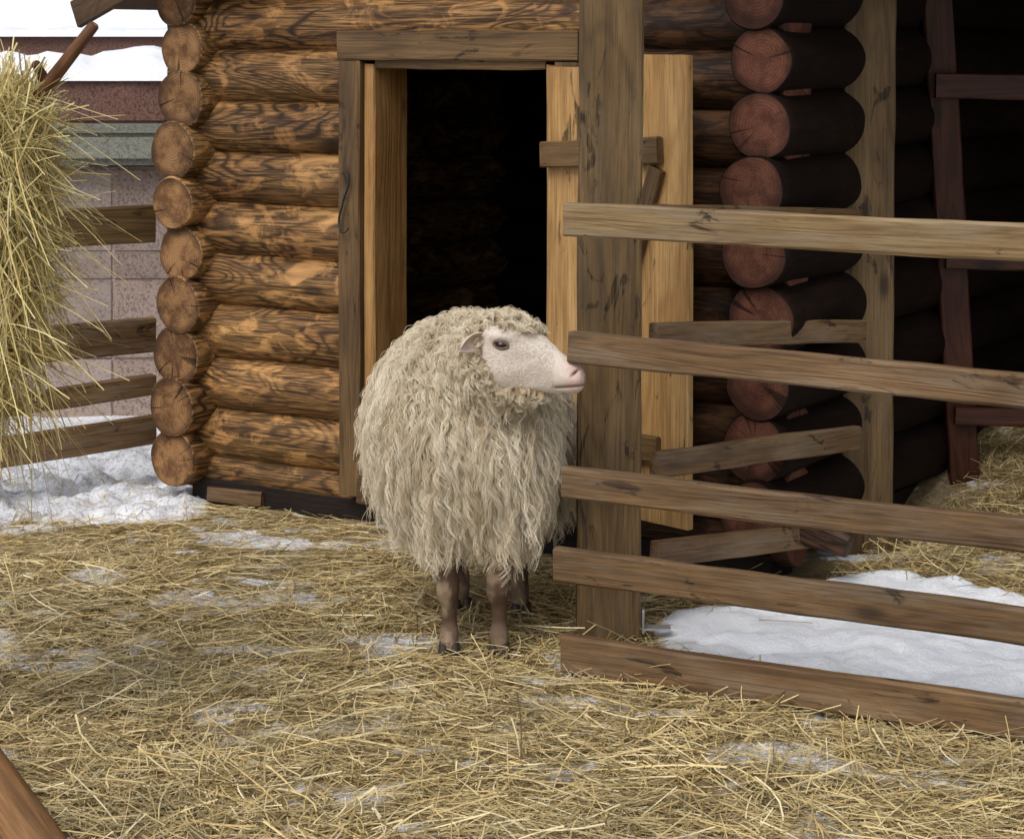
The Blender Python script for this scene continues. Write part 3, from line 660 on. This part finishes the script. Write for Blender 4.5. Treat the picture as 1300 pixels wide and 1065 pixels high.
faceP=p[:,None]+fl[:,None]*(t[None]*Lf[:,None])[...,None]+q[:,None]*(.0018*np.sin(t*2.2))[None,:,None]
def hair(name,P,Rr,T,mat):
    n,k,_=P.shape; cu=bpy.data.hair_curves.new(name); cu.add_curves([k]*n)
    cu.attributes['position'].data.foreach_set('vector',P.reshape(-1).astype(np.float32))
    ra=cu.attributes.get('radius') or cu.attributes.new('radius','FLOAT','POINT'); ra.data.foreach_set('value',Rr.reshape(-1).astype(np.float32))
    for nm,ch in (('tone',0),('depth',1)):
        x=cu.attributes.new(nm,'FLOAT','POINT'); x.data.foreach_set('value',T[...,ch].reshape(-1).astype(np.float32))
    cu.materials.append(mat); return link(bpy.data.objects.new(name,cu),sh)
Nw=NT('wool'); tn=Nw.n('ShaderNodeAttribute',attribute_name='tone').outputs['Fac']; dp=Nw.n('ShaderNodeAttribute',attribute_name='depth').outputs['Fac']
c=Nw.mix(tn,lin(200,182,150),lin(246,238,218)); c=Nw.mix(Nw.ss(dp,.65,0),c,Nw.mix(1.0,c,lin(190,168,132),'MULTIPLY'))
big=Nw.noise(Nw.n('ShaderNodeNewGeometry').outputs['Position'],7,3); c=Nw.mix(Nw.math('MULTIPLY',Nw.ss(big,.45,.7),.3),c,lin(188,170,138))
Nw.col(c); Nw.rough(.75,.15)
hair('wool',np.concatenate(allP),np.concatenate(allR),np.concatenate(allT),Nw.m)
Nf=NT('face_hair'); Nf.col(lin(228,218,206)); Nf.rough(.7,.15)
d=faceP[:,0]-HO; px=665+(d[:,0]*math.cos(yaw)-d[:,1]*math.sin(yaw))*HS; py=455-d[:,2]*HS
kp=(px<706)&(np.hypot((px-640)/14,(py-435)/8)>1); faceP=faceP[kp]
hair('face_hair',faceP,np.full(faceP.shape[:2],.00026),np.zeros(faceP.shape[:2]+(2,)),Nf.m)

# ---------------------------------------------------------------- light, sky, camera
el=math.radians(50); az=math.radians(208)
W=bpy.data.worlds.new('World'); S.world=W; W.use_nodes=True; nt=W.node_tree; nt.nodes.clear()
o=nt.nodes.new('ShaderNodeOutputWorld'); bg=nt.nodes.new('ShaderNodeBackground'); sk=nt.nodes.new('ShaderNodeTexSky'); sk.sky_type='NISHITA'; sk.sun_disc=False
sk.sun_elevation=el; sk.sun_rotation=az; sk.dust_density=4; sk.air_density=1.0
hs=nt.nodes.new('ShaderNodeHueSaturation'); hs.inputs['Saturation'].default_value=.5
nt.links.new(sk.outputs[0],hs.inputs['Color']); nt.links.new(hs.outputs[0],bg.inputs[0]); bg.inputs[1].default_value=.15; nt.links.new(bg.outputs[0],o.inputs[0])
sl_=bpy.data.lights.new('sun','SUN'); sl_.energy=1.25; sl_.angle=math.radians(30); sl_.color=(1,.985,.965)
so=bpy.data.objects.new('sun',sl_); dv=Vector((math.sin(az)*math.cos(el),math.cos(az)*math.cos(el),math.sin(el))); so.rotation_euler=dv.to_track_quat('Z','Y').to_euler(); so.location=dv*20; S.collection.objects.link(so)
cam=bpy.data.cameras.new('camera'); cam.sensor_width=36; cam.lens=F/1300*36; cam.shift_y=-477.5/1300; cam.clip_end=2000; cam.clip_start=.05
co_=bpy.data.objects.new('camera',cam); co_.location=(0,0,HC); co_.rotation_euler=(math.radians(90),0,0); S.collection.objects.link(co_); S.camera=co_
